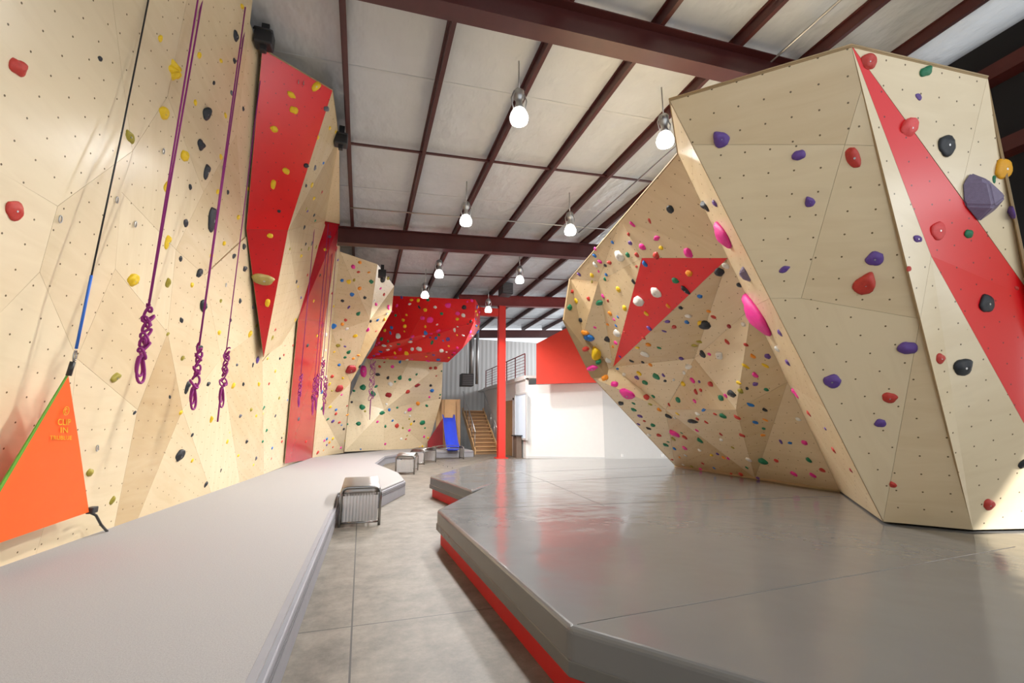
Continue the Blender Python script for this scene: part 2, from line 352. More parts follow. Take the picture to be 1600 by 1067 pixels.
bf=[(q([(1045,155),(1330,70),(1346,140),(1320,226),(1081,226)],A),'p',.42),(q([(1346,140),(1369,228),(1320,226)],A),'p',.1),  # tone values paint the block's facet shading into the plywood colour
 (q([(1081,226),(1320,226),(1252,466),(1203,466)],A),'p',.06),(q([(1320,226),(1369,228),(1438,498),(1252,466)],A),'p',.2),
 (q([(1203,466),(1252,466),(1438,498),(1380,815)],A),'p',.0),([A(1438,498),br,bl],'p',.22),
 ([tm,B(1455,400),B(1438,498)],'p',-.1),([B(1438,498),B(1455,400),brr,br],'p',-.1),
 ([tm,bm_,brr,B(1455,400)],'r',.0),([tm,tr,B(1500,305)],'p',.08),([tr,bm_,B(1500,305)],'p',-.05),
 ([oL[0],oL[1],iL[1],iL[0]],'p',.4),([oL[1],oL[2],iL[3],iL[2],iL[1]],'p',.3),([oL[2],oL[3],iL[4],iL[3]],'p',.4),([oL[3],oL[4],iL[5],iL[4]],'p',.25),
 ([T0,R2,R1,E1],'p',.35),([E1,R1,K2],'p',.05),([E1,K2,T1],'p',.4),([K2,R1,R3],'p',.45),([K2,R3,K3],'p',.3),([T1,K2,K3],'p',.7),([T1,K3,lip],'p',.8),([lip,K3,Mi],'p',.6),([K3,R3,Mi],'p',.1),  # lip facets coloured darker to offset the lamp light they catch
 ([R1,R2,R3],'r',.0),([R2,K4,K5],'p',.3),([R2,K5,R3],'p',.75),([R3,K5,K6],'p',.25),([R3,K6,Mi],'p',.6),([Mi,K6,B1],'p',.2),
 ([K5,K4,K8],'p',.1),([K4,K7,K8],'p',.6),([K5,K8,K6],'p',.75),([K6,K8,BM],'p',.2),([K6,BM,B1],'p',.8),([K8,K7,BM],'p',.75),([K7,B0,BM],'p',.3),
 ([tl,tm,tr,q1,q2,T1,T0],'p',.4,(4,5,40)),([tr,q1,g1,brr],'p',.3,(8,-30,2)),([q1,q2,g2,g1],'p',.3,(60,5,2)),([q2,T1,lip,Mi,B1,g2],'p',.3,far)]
bw=facets('bouldering_wall',bf,'free-standing faceted birch bouldering wall with red stripe on grey matting','bouldering wall')
nb=[Vector((8.3,1.2,.42)),Vector((9.0,-1.5,.42)),Vector((8.4,-1.6,3.6)),Vector((7.9,1.1,3.6))]
facets('bouldering_wall',[(nb,'p',.1)],'pale plywood bouldering wall behind the free-standing block','bouldering wall')
tri=tube('edge_trim',[tl,tm,tr],.010,M['edge'],6); par(bw,tri)
tri=tube('edge_trim',[tl,bl],.004,M['edge'],6); par(bw,tri)
tri=tube('edge_trim',[B0,BM,B1],.03,M['edge'],6); par(bw,tri)
# ---------------- mats ------------------------------------------------------------------------------
G=lambda u,v,z=.4:(lambda p:(p.x,p.y))(P(u,v,z=z))
p5=G(888,978);p4=G(683,796);p3=G(764,757);p2=G(738,766);p1=G(672,744);p0=G(765,717.5)
pr=G(1190,1067); dd=Vector((pr[0]-p5[0],pr[1]-p5[1])).normalized(); pe=(p5[0]+dd.x*8,p5[1]+dd.y*8)
outl=[pe,p5,p4,p3,p2,p1,p0,(9.5,12.2),(12,10),(12,-2)]
e=empty('bouldering_mat',(p4[0],p4[1],0)); tag(e,'large thick grey vinyl crash mat on a red base','mat')
top=prism('mat_cushion',outl,.19,.40,M['vinyl'],.035,4)
def shrink(pts,d):
    o=[]
    n=len(pts); area=sum(pts[i][0]*pts[(i+1)%n][1]-pts[(i+1)%n][0]*pts[i][1] for i in range(n)); s=1 if area>0 else -1
    for i in range(n):
        a,b,c_=Vector(pts[i-1]),Vector(pts[i]),Vector(pts[(i+1)%n])
        d1=(b-a).normalized(); d2=(c_-b).normalized()
        n1=Vector((-d1.y,d1.x))*s; n2=Vector((-d2.y,d2.x))*s; m_=(n1+n2)
        k=max(.3,1+n1.dot(n2)); o.append(tuple(b+m_*(d/k)))
    return o
base=prism('mat_base',shrink(outl,.05),0,.19,M['redbase'])
flap=prism('mat_skirt',shrink(outl,-.006),.17,.245,M['vinylside'],.004,1)
par(e,top,base,flap)
sn=lathe('snap_button',[(0,.006),(.012,.005),(.014,0)],M['black'],10)
first=True
for a,b in((pe,p5),(p5,p4),(p4,p3),(p2,p1)):
    a,b=Vector(a),Vector(b); d=(b-a); Ln=d.length; d.normalize(); nn=Vector((d.y,-d.x))
    for i in range(1,int(Ln/.42)):
        pt=a+d*(i*.42)
        if pt.y<-.5: continue
        sgn=1 if nn.dot(Vector((5,5))-pt)<0 else -1
        o=sn if first else sn.copy()
        if not first: C.objects.link(o)
        first=False
        N3=Vector((nn.x*sgn,nn.y*sgn,0)); o.matrix_world=Matrix.Translation((pt.x+N3.x*.007,pt.y+N3.y*.007,.205))@N3.to_track_quat('Z','Y').to_matrix().to_4x4()
        o.parent=e; o.matrix_parent_inverse=Matrix.Translation(e.location).inverted()
for a,b in((p4,(6.6,5.0)),(p3,(7.0,8.2)),(p1,(7.4,9.9)),(p5,(5.3,2.5)),((3.3,8.0),(3.6,13.4)),((3.0,5.3),(3.3,8.0))):
    a3=Vector((*a,.399)); b3=Vector((*b,.399)); a3=a3.lerp(b3,.012)
    s=tube('mat_seam',[a3,b3],.0035,M['vseam'],6); par(e,s)
lo=[(-3.2,-1.5),(-.46,-1.5),(-.38,2.4),(-.30,6.8),(-.30,8.45),(.35,8.5),(.92,10.0),(.92,11.5),(.45,14.6),(.9,18),(2.2,20.6),(5.0,20.9),(5.0,22.6),(2.5,25),(.8,21.8),(-1.9,18),(-2.4,9)]
e=empty('carpet_mat',(-.4,5,0)); tag(e,'long grey carpet-topped landing mat along the tall climbing wall','mat')
t_=prism('mat_top',lo,.26,.30,M['carpet'],.015,3); s_=prism('mat_side',shrink(lo,-.03),0,.262,M['cside'],.01,2)
s2=prism('side_seam',shrink(lo,-.036),.215,.222,M['seam']); s3=prism('side_seam',shrink(lo,-.036),.185,.19,M['seam'])
bs=[(-.45,-1.4),(-.372,2.4),(-.292,6.75)]; inn=[(x-.045,y) for x,y in bs]
bd_=prism('edge_binding',[(x-.004,y) for x,y in bs]+inn[::-1],.298,.3025,M['cside'],.001,1)
par(e,t_,s_,s2,s3,bd_)
# ---------------- benches ---------------------------------------------------------------------------
mperf=mat('perforated_steel',(.42,.40,.385),.32,metal=1)
t=mperf.node_tree; b=t.nodes['Principled BSDF']; tc=t.nodes.new('ShaderNodeTexCoord'); wv=t.nodes.new('ShaderNodeTexWave'); wv.bands_direction='Y'; wv.inputs['Scale'].default_value=9
t.links.new(tc.outputs['Object'],wv.inputs['Vector']); bp=t.nodes.new('ShaderNodeBump'); bp.inputs['Strength'].default_value=.8; bp.inputs['Distance'].default_value=.015; t.links.new(wv.outputs[1],bp.inputs['Height']); t.links.new(bp.outputs[0],b.inputs['Normal'])
def bench(loc,rot,first=None):
    if first: 
        e=first.copy(); C.objects.link(e); e.location=loc; e.rotation_euler=(0,0,rot)
        for ch in first.children:
            k=ch.copy(); C.objects.link(k); k.parent=e
        return e
    e=empty('metal_bench',(0,0,0))
    parts=[]
    wd,h=.27,.55
    prof=[(0,h-.10),(0.005,h-.06),(.03,h-.02),(.09,h+.005),(.3,h+.03),(.625,h+.04),(.95,h+.03),(1.16,h+.005),(1.22,h-.02),(1.245,h-.06),(1.25,h-.10)]
    vs=[];fs=[]
    for y,z in prof:
        for x in(-wd+.015,-.1,.1,wd-.015): vs.append((x,y,z))
    for i in range(len(prof)-1):
        for k in range(3): fs.append((i*4+k,i*4+k+1,(i+1)*4+k+1,(i+1)*4+k))
    s=mk('seat',vs,fs,mperf,smooth=True); so=s.modifiers.new('s','SOLIDIFY'); so.thickness=.012; parts.append(s)
    for y,sg in((.0,-1),(1.25,1)):
        pts=[(-wd,y,0)]+[(-wd,y,h-.10)]+[(-wd+.08-.08*math.cos(a),y,h-.10+.08*math.sin(a)) for a in(.4,.8,1.2,1.57)]+[(wd-.08+.08*math.sin(a),y,h-.10+.08*math.cos(a)) for a in(0,.4,.8,1.2,1.57)]+[(wd,y,0)]
        parts.append(tube('leg_frame',pts,.02,M['chrome'],10))
        parts.append(tube('cross_bar',[(-wd,y,.05),(wd,y,.05)],.013,M['chrome']))
        n=22; vs=[];fs=[]; yy=y+sg*.012
        for i in range(n+1):
            x=-wd+.03+(2*wd-.06)*i/n; dy=.006*(i%2)
            vs+=[(x,yy+sg*dy,.07),(x,yy+sg*dy,h-.13)]
        for i in range(n): fs.append((2*i,2*i+2,2*i+3,2*i+1))
        pn=mk('end_panel',vs,fs,M['panel']); so=pn.modifiers.new('s','SOLIDIFY'); so.thickness=.004; parts.append(pn)
    for x in(-wd,wd): parts.append(tube('side_rail',[(x,.02,h-.08),(x,1.23,h-.08)],.015,M['chrome']))
    for p_ in parts: p_.parent=e
    e.location=loc; e.rotation_euler=(0,0,rot)
    return e
b1=bench((.055,7.1,0),.0); tag(b1,'brushed stainless steel bench with arched perforated seat beside the mats','bench','steel benches on the walkway')
for loc,rot in(((1.3,14.0,0),-.2),((2.05,17.4,0),-.5),((3.0,19.7,0),-1.45)):
    bench(loc,rot,b1)
# ---------------- holds -----------------------------------------------------------------------------
av=[];af=[]
for o in WALLS:
    s=len(av); av+= [v.co.copy() for v in o.data.vertices]; o.data.calc_loop_triangles(); af+=[tuple(s+i for i in p.vertices) for p in o.data.loop_triangles]
bvh=BVHTree.FromPolygons(av,af)
def hmesh(kind,seed,sub=3):
    bm=bmesh.new(); bmesh.ops.create_icosphere(bm,subdivisions=sub,radius=1)
    sx_,sy_,sz_={'jug':(1,.85,.66),'crimp':(1.1,.66,.5),'sloper':(1,.95,.6),'pinch':(.62,1.15,.6),'blob':(1,.85,.75),'drop':(.78,1.0,.7)}[kind]
    for v in bm.verts:
        x,y,z=v.co; nn=noise.noise(v.co*1.2+Vector((seed*7.3,seed,0)))*.24+noise.noise(v.co*3.0+Vector((seed,seed*3,2)))*.05
        r=.92+nn; x*=r;y*=r;z*=r
        if kind=='drop': x*= (1.0-.35*y)
        if z>0:
            z*=(.8+.35*max(-1,min(1,y)))
            d=math.hypot(x,y-.38)
            if kind in('jug','blob') and d<.42: z-=.42*(1-d/.42)
            if kind=='sloper': z+=.06*math.sin(9*math.hypot(x,y))
            if kind in ('pinch',): z-=.18*math.exp(-(y/.3)**2)
            d=math.hypot(x,y+.12)
            if d<.2: z-=.28*(1-d/.2)
        else: z*=.08
        v.co=(x*sx_,y*sy_,z*sz_)
    me=bpy.data.meshes.new('hold_'+kind); bm.to_mesh(me); bm.free()
    for p in me.polygons:p.use_smooth=True
    me.materials.append(M['black']); return me
HM=[(k,hmesh(k,i+1)) for i,k in enumerate(['jug','crimp','sloper','pinch','blob','drop','jug','blob'])]
def volmesh():
    bm=bmesh.new(); vs=[bm.verts.new(p) for p in((-1.05,.25,0),(-.8,.75,0),(.1,.62,0),(1.05,.15,0),(.95,-.25,0),(.2,-.95,0),(-.75,-.5,0),(-.55,.4,.5),(.55,.05,.5),(.05,-.45,.5))]
    bmesh.ops.convex_hull(bm,input=vs); bmesh.ops.bevel(bm,geom=bm.edges[:],offset=.07,segments=3,affect='EDGES')
    me=bpy.data.meshes.new('volume'); bm.to_mesh(me); bm.free(); me.materials.append(M['black']); return me
VM=volmesh()
def flowermesh():
    bm=bmesh.new(); n=48; rings=7; vs=[]
    for j in range(rings+1):
        rr=j/rings
        for i in range(n):
            a=2*math.pi*i/n
            R_=.85+.16*math.cos(5*a); r=R_*rr; z=.55*(1-rr**2)+.12*math.cos(5*a)*rr*(1-rr)*3
            vs.append(bm.verts.new((r*math.cos(a),r*math.sin(a),z)))
    for j in range(rings):
        for i in range(n):
            bm.faces.new((vs[j*n+i],vs[j*n+(i+1)%n],vs[(j+1)*n+(i+1)%n],vs[(j+1)*n+i]))
    bmesh.ops.remove_doubles(bm,verts=bm.verts,dist=.001); bmesh.ops.recalc_face_normals(bm,faces=bm.faces)
    me=bpy.data.meshes.new('flower'); bm.to_mesh(me); bm.free()
    for p in me.polygons:p.use_smooth=True
    me.materials.append(M['black']); return me
FM=flowermesh()
bb=bmesh.new(); bmesh.ops.create_cone(bb,cap_ends=True,segments=10,radius1=.11,radius2=.10,depth=.1); BOLT=bpy.data.meshes.new('bolt'); bb.to_mesh(BOLT); bb.free(); BOLT.materials.append(M['alu'])
HC={'r':('coral red',(.56,.045,.03)),'y':('yellow',(.85,.56,.01)),'o':('olive green',(.36,.30,.03)),'k':('black',(.018,.022,.028)),'p':('purple',(.13,.06,.30)),'g':('green',(.01,.20,.09)),'w':('white',(.80,.79,.74)),
 'i':('hot pink',(.85,.03,.33)),'b':('blue',(.015,.17,.55)),'a':('orange',(.9,.30,.02)),'s':('slate grey',(.12,.12,.15)),'d':('dark red',(.33,.015,.02)),'c':('rose red',(.85,.09,.09)),'v':('dusty violet',(.20,.16,.26)),'t':('tan olive',(.40,.30,.08)),'m':('amber yellow',(.95,.42,.01))}
HMAT={k:mat(n.replace(' ','_')+'_resin',c_,.42,var=.2,scale=9,bump=.25,bscale=40) for k,(n,c_) in HC.items()}
hc=0; PTS=[]
def hold(u,v,col,px,asp=1.0,kind=None,roll=None,surf='plywood climbing wall'):
    global hc
    d=ray(u,v)[0].normalized(); loc,n,i,dist=bvh.ray_cast(EYE,d)
    if loc is None: return
    if n.dot(d)>0:n=-n
    if dist>45 or abs(n.z)>.97: return
    R=random.Random(hc*13+5)
    k,me=(R.choice(HM) if kind is None else ('vol',VM) if kind=='vol' else ('flower',FM) if kind=='flower' else R.choice([h for h in HM if h[0]==kind]))
    if px>=7 and kind is None and u>1040: px*=.9
    s=px*d.dot(Vector((sy*cp,cy*cp,sp)))*dist/FOC
    o=bpy.data.objects.new('climbing_hold',me); C.objects.link(o)
    o.material_slots[0].link='OBJECT'; o.material_slots[0].material=HMAT[col]
    up=(Vector((0,0,1))-n*n.z).normalized(); x=up.cross(n)
    a=R.uniform(-.6,.6) if roll is None else roll
    mrot=Matrix((x,up,n)).transposed().to_4x4()@Matrix.Rotation(a,4,'Z')
    o.matrix_world=Matrix.Translation(loc-n*.002)@mrot@Matrix.Diagonal((s,s*asp,s*min(1.1,.5+.5*asp) if asp<1 else s,1))
    cn=HC[col][0]; tag(o,('large '+cn+' climbing volume fixed to the plywood wall') if k=='vol' else cn+' resin climbing hold bolted to the '+surf,'climbing hold',cn+' climbing holds')
    if px>=9 and k!='vol':
        bo=bpy.data.objects.new('bolt',BOLT); C.objects.link(bo); bo.parent=o; bo.location=(0,-.1,.33); bo['label']='small steel bolt'
    hc+=1; PTS.append((loc.copy(),s))
H="""27,105,r,16 22,328,r,17 156,92,k,5 272,110,y,16,1,flower 255,177,y,12 202,213,o,12 288,243,y,11 322,177,k,12 313,226,k,10 322,268,k,12 260,292,y,9 331,342,k,13,1.9
261,378,y,11 207,438,y,13 262,442,o,8 311,427,k,9 282,404,k,5 317,477,k,11 283,500,k,6 311,87,y,6 368,56,k,9 366,95,k,5 362,145,s,5 290,348,k,7 297,292,k,5 180,590,o,12 292,605,k,10
312,545,k,7 330,655,y,6 280,712,k,12 175,782,o,7 140,738,o,8 210,645,k,4 321,757,k,5 381,385,k,6 382,420,k,6 390,522,y,6 402,562,p,6 404,600,y,5 364,603,y,6 370,570,s,4 392,640,o,4 412,637,g,4
385,690,k,4 400,716,s,4 430,650,s,3 436,622,o,3 420,600,r,3 282,645,y,5 262,522,o,4 342,520,y,5 360,500,k,4 345,470,o,4 350,380,y,5 372,340,y,5 356,300,k,4 388,295,y,4 345,245,y,5 334,130,k,4 345,95,y,5 378,10,y,6
375,470,k,5 395,480,s,4 355,690,y,4 410,690,g,3 425,700,b,3 372,712,y,3 300,680,k,4 345,735,k,3 440,690,r,3 430,580,y,3 437,560,k,3
250,60,y,6 305,160,y,5 352,180,y,5 380,170,k,4 340,300,y,5 365,400,k,5 330,400,y,5 300,445,y,5 285,560,o,5 325,600,k,5 345,615,y,4 300,720,y,4 265,620,k,4 380,600,k,4 375,650,s,4 400,650,y,3 395,570,k,4 418,560,y,3
411,436,t,19,.6 455,148,y,7 494,135,y,9 459,172,y,7 428,202,y,6 447,267,y,6 427,288,y,7 418,473,y,7 422,368,y,5 436,330,k,3 430,515,r,3
510,170,s,5 515,200,y,4 497,215,y,4 492,262,s,5 490,310,y,4 480,330,p,4 478,290,k,4 505,255,b,3 487,380,s,4 470,400,y,4 463,440,k,4 492,345,g,3 480,430,r,3 503,300,r,3 470,465,p,3
508,390,y,3 500,430,k,3 515,370,s,3 490,470,y,3 480,540,k,4 470,600,y,3 487,620,k,3 466,655,s,4 478,690,r,3 495,525,y,3
1126,217,p,16 1248,242,p,11 1333,246,r,18 1265,315,p,10 1225,421,p,9 1352,443,r,21 1366,404,p,14 1433,373,p,10 1418,543,p,15 1300,595,p,14 1390,621,r,12 1375,661,p,9 1243,614,i,10 1395,757,r,6 1232,567,p,8
1264,646,r,6 1303,703,r,7 1290,670,p,5 1219,520,p,8 1330,735,d,5 1420,420,r,5
1356,97,r,16 1420,200,c,19 1446,112,g,15,.7 1435,151,p,8,.7 1478,227,k,20 1465,360,c,17 1513,365,g,10 1553,280,g,6 1540,474,k,18 1469,560,r,11 1504,573,k,19 1545,788,r,12 1597,725,k,9 1588,450,r,5 1566,264,m,18,1,sloper
1103,322,k,12 1118,318,p,9 1124,425,k,11 1131,366,i,22,1.5,blob,.4 1184,490,i,30,1.75,blob,.35 
968,400,w,11 1026,372,i,7 1048,327,k,9 988,350,i,6 1075,395,i,9,1.5 998,470,w,12 1025,457,w,11 1071,453,k,10 1044,478,a,5 964,520,w,9 976,481,y,6 937,473,g,8 966,452,y,6 1102,507,k,14 1095,505,y,8
1162,507,w,5 1098,553,k,9 1124,555,w,12 1076,573,w,9 1165,572,y,7 1143,615,k,12 1154,598,y,6 1007,553,w,8 920,528,b,10 931,552,y,12 950,530,k,7 925,575,i,9 980,615,i,14 1008,598,g,6 1025,588,g,7
1082,658,k,14,.6 1055,677,i,10 1094,688,g,7 1130,650,g,8 1192,720,g,10 1215,545,w,8 1127,622,g,7 1060,625,g,6 950,563,w,6 1020,664,g,5 915,545,r,6 900,470,y,5 907,500,k,5 914,520,a,7 895,455,r,4
890,480,g,5 935,565,g,6 945,590,a,6 960,600,i,6 970,630,k,7 990,640,g,5 1000,650,p,5 1030,680,r,5 1040,695,g,5 1070,700,i,5 990,440,k,5 1010,490,y,5 950,470,r,4 925,430,y,5 946,415,k,4 985,380,p,5 1015,345,r,5
1030,640,a,5 1045,650,k,6 1110,600,r,6 1180,600,p,6 1195,640,k,5 1160,680,r,5 1220,690,p,5 1240,740,i,6 1010,620,r,5 1085,540,o,6 1140,510,d,5 1192,680,a,5 1100,640,b,5 1065,560,p,5 995,590,p,5 975,585,w,5
548,577,d,9 568,580,i,9 530,607,d,7 550,460,b,4 520,510,b,6 545,440,y,4 580,440,g,4 598,437,k,6 560,425,r,3 570,465,k,3 585,470,w,3 600,460,r,3 560,490,g,4 575,515,i,4 555,525,y,4 540,500,r,3 535,470,k,3 528,540,o,4 545,550,g,4
530,570,b,3 560,555,a,3 515,600,y,3 525,640,b,3 512,655,g,3 530,660,r,3 520,685,y,3 545,480,p,3 607,480,i,4 590,500,b,3
622,525,w,5 655,545,w,5 641,534,w,4 672,500,i,6 685,517,i,5 660,497,i,4 700,477,i,5 640,475,w,3 655,480,k,3 680,480,w,3 690,490,g,3 715,490,i,4 725,480,k,4 630,500,y,3 665,520,b,4 675,535,g,4 700,530,p,4
690,548,w,4 710,515,w,4 600,540,w,4 590,553,i,4 635,552,y,4 670,552,r,4 610,520,b,3 685,562,b,4
567,605,g,5 583,615,g,5 566,636,g,5 597,645,g,5 560,662,g,4 607,617,d,5 652,602,d,5 637,612,r,4 675,610,b,4 653,630,a,4 625,590,g,4 640,640,i,4 660,660,g,5 620,665,r,4 590,585,k,4 610,600,w,4"""
for s in H.split():
    f=s.split(','); hold(float(f[0]),float(f[1]),f[2],float(f[3]),float(f[4]) if len(f)>4 else 1.0,f[5] if len(f)>5 else None,float(f[6]) if len(f)>6 else None)
hold(1531,308,'v',41,1.0,'vol',-.15); hold(1165,427,'v',17,1.2,'vol',.3); hold(1582,332,'p',12,1,'sloper')
# the several hundred tiny remaining holds of the far walls and the overhang: one object
small=[hmesh(k,i+20,2) for i,k in enumerate(['jug','sloper','crimp','blob','drop'])]
keys=list('ykgribpwaio'); R=random.Random(31); vs=[];fs=[];mi=[]
def scatter(o,count,cond,smin,smax,cols):
    tris=[]
    for tr_ in o.data.loop_triangles:
        p=o.data.polygons[tr_.polygon_index]
        if p.material_index==3: continue
        a,b,c_=[o.data.vertices[i].co for i in tr_.vertices]; n=(b-a).cross(c_-a); ar=n.length
        if ar<1e-5: continue
        n=n/ar; ce=(a+b+c_)/3
        if n.dot(EYE-ce)<0: n=-n
        if not cond(ce,n) or p.normal.dot(EYE-ce)<=0: continue
        tris.append((ar,a,b,c_,n))
    if not tris: return
    got=0; tries=0
    while got<count and tries<count*6:
        tries+=1
        ar,a,b,c_,n=R.choices(tris,weights=[t[0] for t in tris])[0]
        r1,r2=R.random(),R.random()
        if r1+r2>1:r1,r2=1-r1,1-r2
        pt=a+(b-a)*r1+(c_-a)*r2; s=R.uniform(smin,smax)
        if any((pt-p_).length<(s+s_)*1.15 for p_,s_ in PTS): continue
        PTS.append((pt,s)); me=R.choice(small); up=(Vector((0,0,1))-n*n.z)
        if up.length<.05: continue
        up.normalize(); x=up.cross(n); Mx=Matrix.Translation(pt-n*.002)@Matrix((x,up,n)).transposed().to_4x4()@Matrix.Rotation(R.uniform(-1,1),4,'Z')@Matrix.Scale(s,4)
        base=len(vs); vs.extend([Mx@v.co for v in me.vertices]); ci=keys.index(R.choice(cols))
        for p in me.polygons: fs.append(tuple(base+i for i in p.vertices)); mi.append(ci)
        got+=1
scatter(WALLS[3],75,lambda c_,n:True,.045,.09,'ykgribpwao')
scatter(WALLS[4],45,lambda c_,n:True,.05,.10,'gggrkbiywo')
scatter(WALLS[5],75,lambda c_,n:True,.05,.11,'iiiwwkgbyyp')
scatter(WALLS[6],130,lambda c_,n:c_.y>4.9 and c_.x>3.2 and .5<c_.z<4.3,.035,.075,'ygkiripwabro')
scatter(WALLS[1],14,lambda c_,n:c_.y>7.6,.03,.06,'ykso'.replace('s','k'))
scatter(WALLS[0],60,lambda c_,n:9<c_.y<16.5 or n.x<-5,.03,.06,'ykorgb')
o=mk('small_climbing_holds',vs,fs,[HMAT[k] for k in keys],mi,smooth=True); o['kind']='stuff'; tag(o,'hundreds of tiny multicoloured climbing holds scattered over the far walls','climbing holds')
# ---------------- ropes -----------------------------------------------------------------------------
rs=0
def rope(u,v,X,topz,L,r=.007,two=True,tail=0,x=None):
    global rs; rs+=1
    k=P(u,v,x=X) if x is None else x
    e=empty('climbing_rope',k); tag(e,'purple climbing rope tied in chain knots hanging down the wall','rope','purple climbing ropes')
    tp=Vector((k.x+.02,k.y,topz))
    par(e,tube('rope_strand',[k,tp],r*.75,M['purple'],6))
    if two: par(e,tube('rope_strand',[k+Vector((0,.01,0)),Vector((k.x-.02,k.y+.22,topz))],r*.75,M['purple'],6))
    pts=[]; n=130; w_=.05*L/.6
    for i in range(n):
        s=i/(n-1); a=2*math.pi*6.5*s+1.5*math.sin(17*s+rs)
        env=.55+.45*noise.noise(Vector((s*6,rs*2.1,0)))*2
        env=max(.3,env)*(1 if s<.9 else 1.3)
        pts.append(k+Vector((w_*.5*math.cos(a*1.5)+.01,w_*env*math.sin(a)+.25*w_*noise.noise(Vector((s*9,3,rs))),-L*s*.68-.05*L*math.sin(2*a+rs))))
    for (ww,ll,off) in ((.11,.34,.35),(-.09,.25,-.4)):
        for i in range(18):
            a=2*math.pi*i/17; tw_=(1-math.cos(a))*.5
            pts.append(k+Vector((.02*off,ww*L*1.2*math.sin(a)*(.5+.6*tw_)+off*ww*L*tw_*2,-L*.68-ll*L*tw_)))
    if tail: pts+= [k+Vector((0,-.02,-L*.8)),k+Vector((.01,-.05,-L-tail))]
    par(e,tube('chain_knot',pts,r,M['purple'],6))
    return e
rope(232,478,-1.95,6.85,.70,.012); rope(311,540,-1.80,6.85,.70,.012); rope(354,545,-1.75,6.85,.75,.010,tail=.2,two=False)
for u,v,F,L_ in((470,585,10.2,.7),(492,590,11.5,.9),(497,585,12,.9),(509,590,12.8,1.0),(505,560,12.5,.9)):
    k=PX(u,v,F); k=EYE+(k-EYE)*.97
    rope(u,v,0,6.7,L_,.011,two=False,x=k)
k=P(583,560,F=19.5); rope(0,0,0,4.0,2.6,.012,two=False,x=k)
for (u,v,F) in((413,62,5.55),(533,219,7.75),(597,428,13.4)):
    p=P(u,v,F=F); e=empty('auto_belay',p); tag(e,'black auto belay unit mounted at the top of the climbing wall','auto belay','black auto belay units')
    bo=box('housing',p.x-.12,p.x+.12,p.y-.1,p.y+.1,p.z-.12,p.z+.12,M['black'],.025)
    br_=box('bracket',p.x-.05,p.x+.05,p.y-.02,p.y+.02,p.z+.1,min(p.z+.3,ceilz(p.x)),M['black'])
    nz_=box('nozzle',p.x-.04,p.x+.04,p.y-.04,p.y+.04,p.z-.2,p.z-.1,M['black'],.01)
    hd=tube('carry_handle',[(p.x-.12,p.y-.11,p.z+.05),(p.x-.1,p.y-.15,p.z+.05),(p.x+.1,p.y-.15,p.z+.05),(p.x+.12,p.y-.11,p.z+.05)],.012,M['black'],6)
    par(e,bo,br_,nz_,hd)
for u,v in((92,342),(181,312),(466,128),(474,130),(254,236),(347,262),(150,700),(352,445),(210,350)):
    d=ray(u,v)[0].normalized(); loc,n,i,dist=bvh.ray_cast(EYE,d)
    if loc is None: continue
    if n.dot(d)>0:n=-n
    pts=[loc+n*.012+Vector((0,.018*math.cos(a),.03*math.sin(a))) for a in [k*2*math.pi/12 for k in range(12)]]
    o=tube('wall_anchor',pts,.005,M['alu'],6,True); tag(o,'small steel bolt hanger ring on the plywood wall','anchor','steel wall hangers')
# ---------------- orange gate ------------------------------------------------------------------------
ga,gb,gc=PL(107,587,.22),PL(139,800,.16),PL(-58,868,.16)
e=empty('belay_gate',gb); tag(e,'orange triangular fabric belay gate with yellow lettering strapped to the wall','belay gate')
PG=plane3(ga,gb,gc)
fl=slab('fabric_panel',[ga,PP(124,695,PG),gb,gc],.012,M['orange'])
ed=slab('edge_strip',[PL(106,585,.215),ga,gc,PL(-65,867,.155)],.012,M['green']); ed['label']='lime green edge strip'
tp=PL(232,0,.02)
w1=tube('strap',[ga,PL(114,565,.22)],.02,M['black'],6)
car=tube('carabiner',[PL(117,556,.22)+Vector((0,.018*math.cos(a),.045*math.sin(a))) for a in [k*2*math.pi/14 for k in range(14)]],.007,M['chrome'],6,True)
w2=tube('blue_strap',[PL(119,545,.22),PL(143,430,.2)],.011,M['blueweb'],6)
w3=tube('webbing_line',[PL(143,430,.2),PL(190,210,.1),tp],.007,M['black'],6)
clip=tube('floor_clip',[gb,PL(150,805,.1),PL(158,820,.1),PL(170,833,.06)],.012,M['black'],6)
cb=box('clip_block',gb.x-.03,gb.x+.03,gb.y-.0,gb.y+.10,gb.z-.02,gb.z+.04,M['black'],.01)
par(e,fl,ed,w1,car,w2,w3,clip,cb)
def txt(body,u0,u1,vb,hpx,name='lettering'):
    p0,p1=PP(u0,vb,PG,.008),PP(u1,vb,PG,.008); ph=PP(u0,vb-hpx,PG,.008)
    cu=bpy.data.curves.new(name,'FONT'); cu.body=body; cu.align_x='LEFT'; cu.size=1; cu.extrude=.001; cu.offset=.002; cu.space_character=1.08
    o0=bpy.data.objects.new(name+'_curve',cu); C.objects.link(o0); bpy.context.view_layer.update()
    wd=o0.dimensions.x
    me=bpy.data.meshes.new_from_object(o0.evaluated_get(bpy.context.evaluated_depsgraph_get())); bpy.data.objects.remove(o0)
    o=bpy.data.objects.new(name,me); C.objects.link(o); me.materials.clear(); me.materials.append(M['yel'])
    x=(p1-p0); lx=x.length; x.normalize(); n=PG[0]
    if n.dot(EYE-p0)<0:n=-n
    yv=(ph-p0); hy=yv.length; yv.normalize()
    M4=Matrix((x*(lx/wd),yv*(hy/.72),n)).transposed().to_4x4(); M4.translation=p0
    me.transform(M4)
    par(e,o)
    return o
txt('CLIP',90,110,664,10); txt('IN',94,105,676,9); txt('TRUBLUE',78,112,687,6.8)
pc=PP(103,642,PG,.01); xx=(PP(110,642,PG,.006)-pc).length*.6
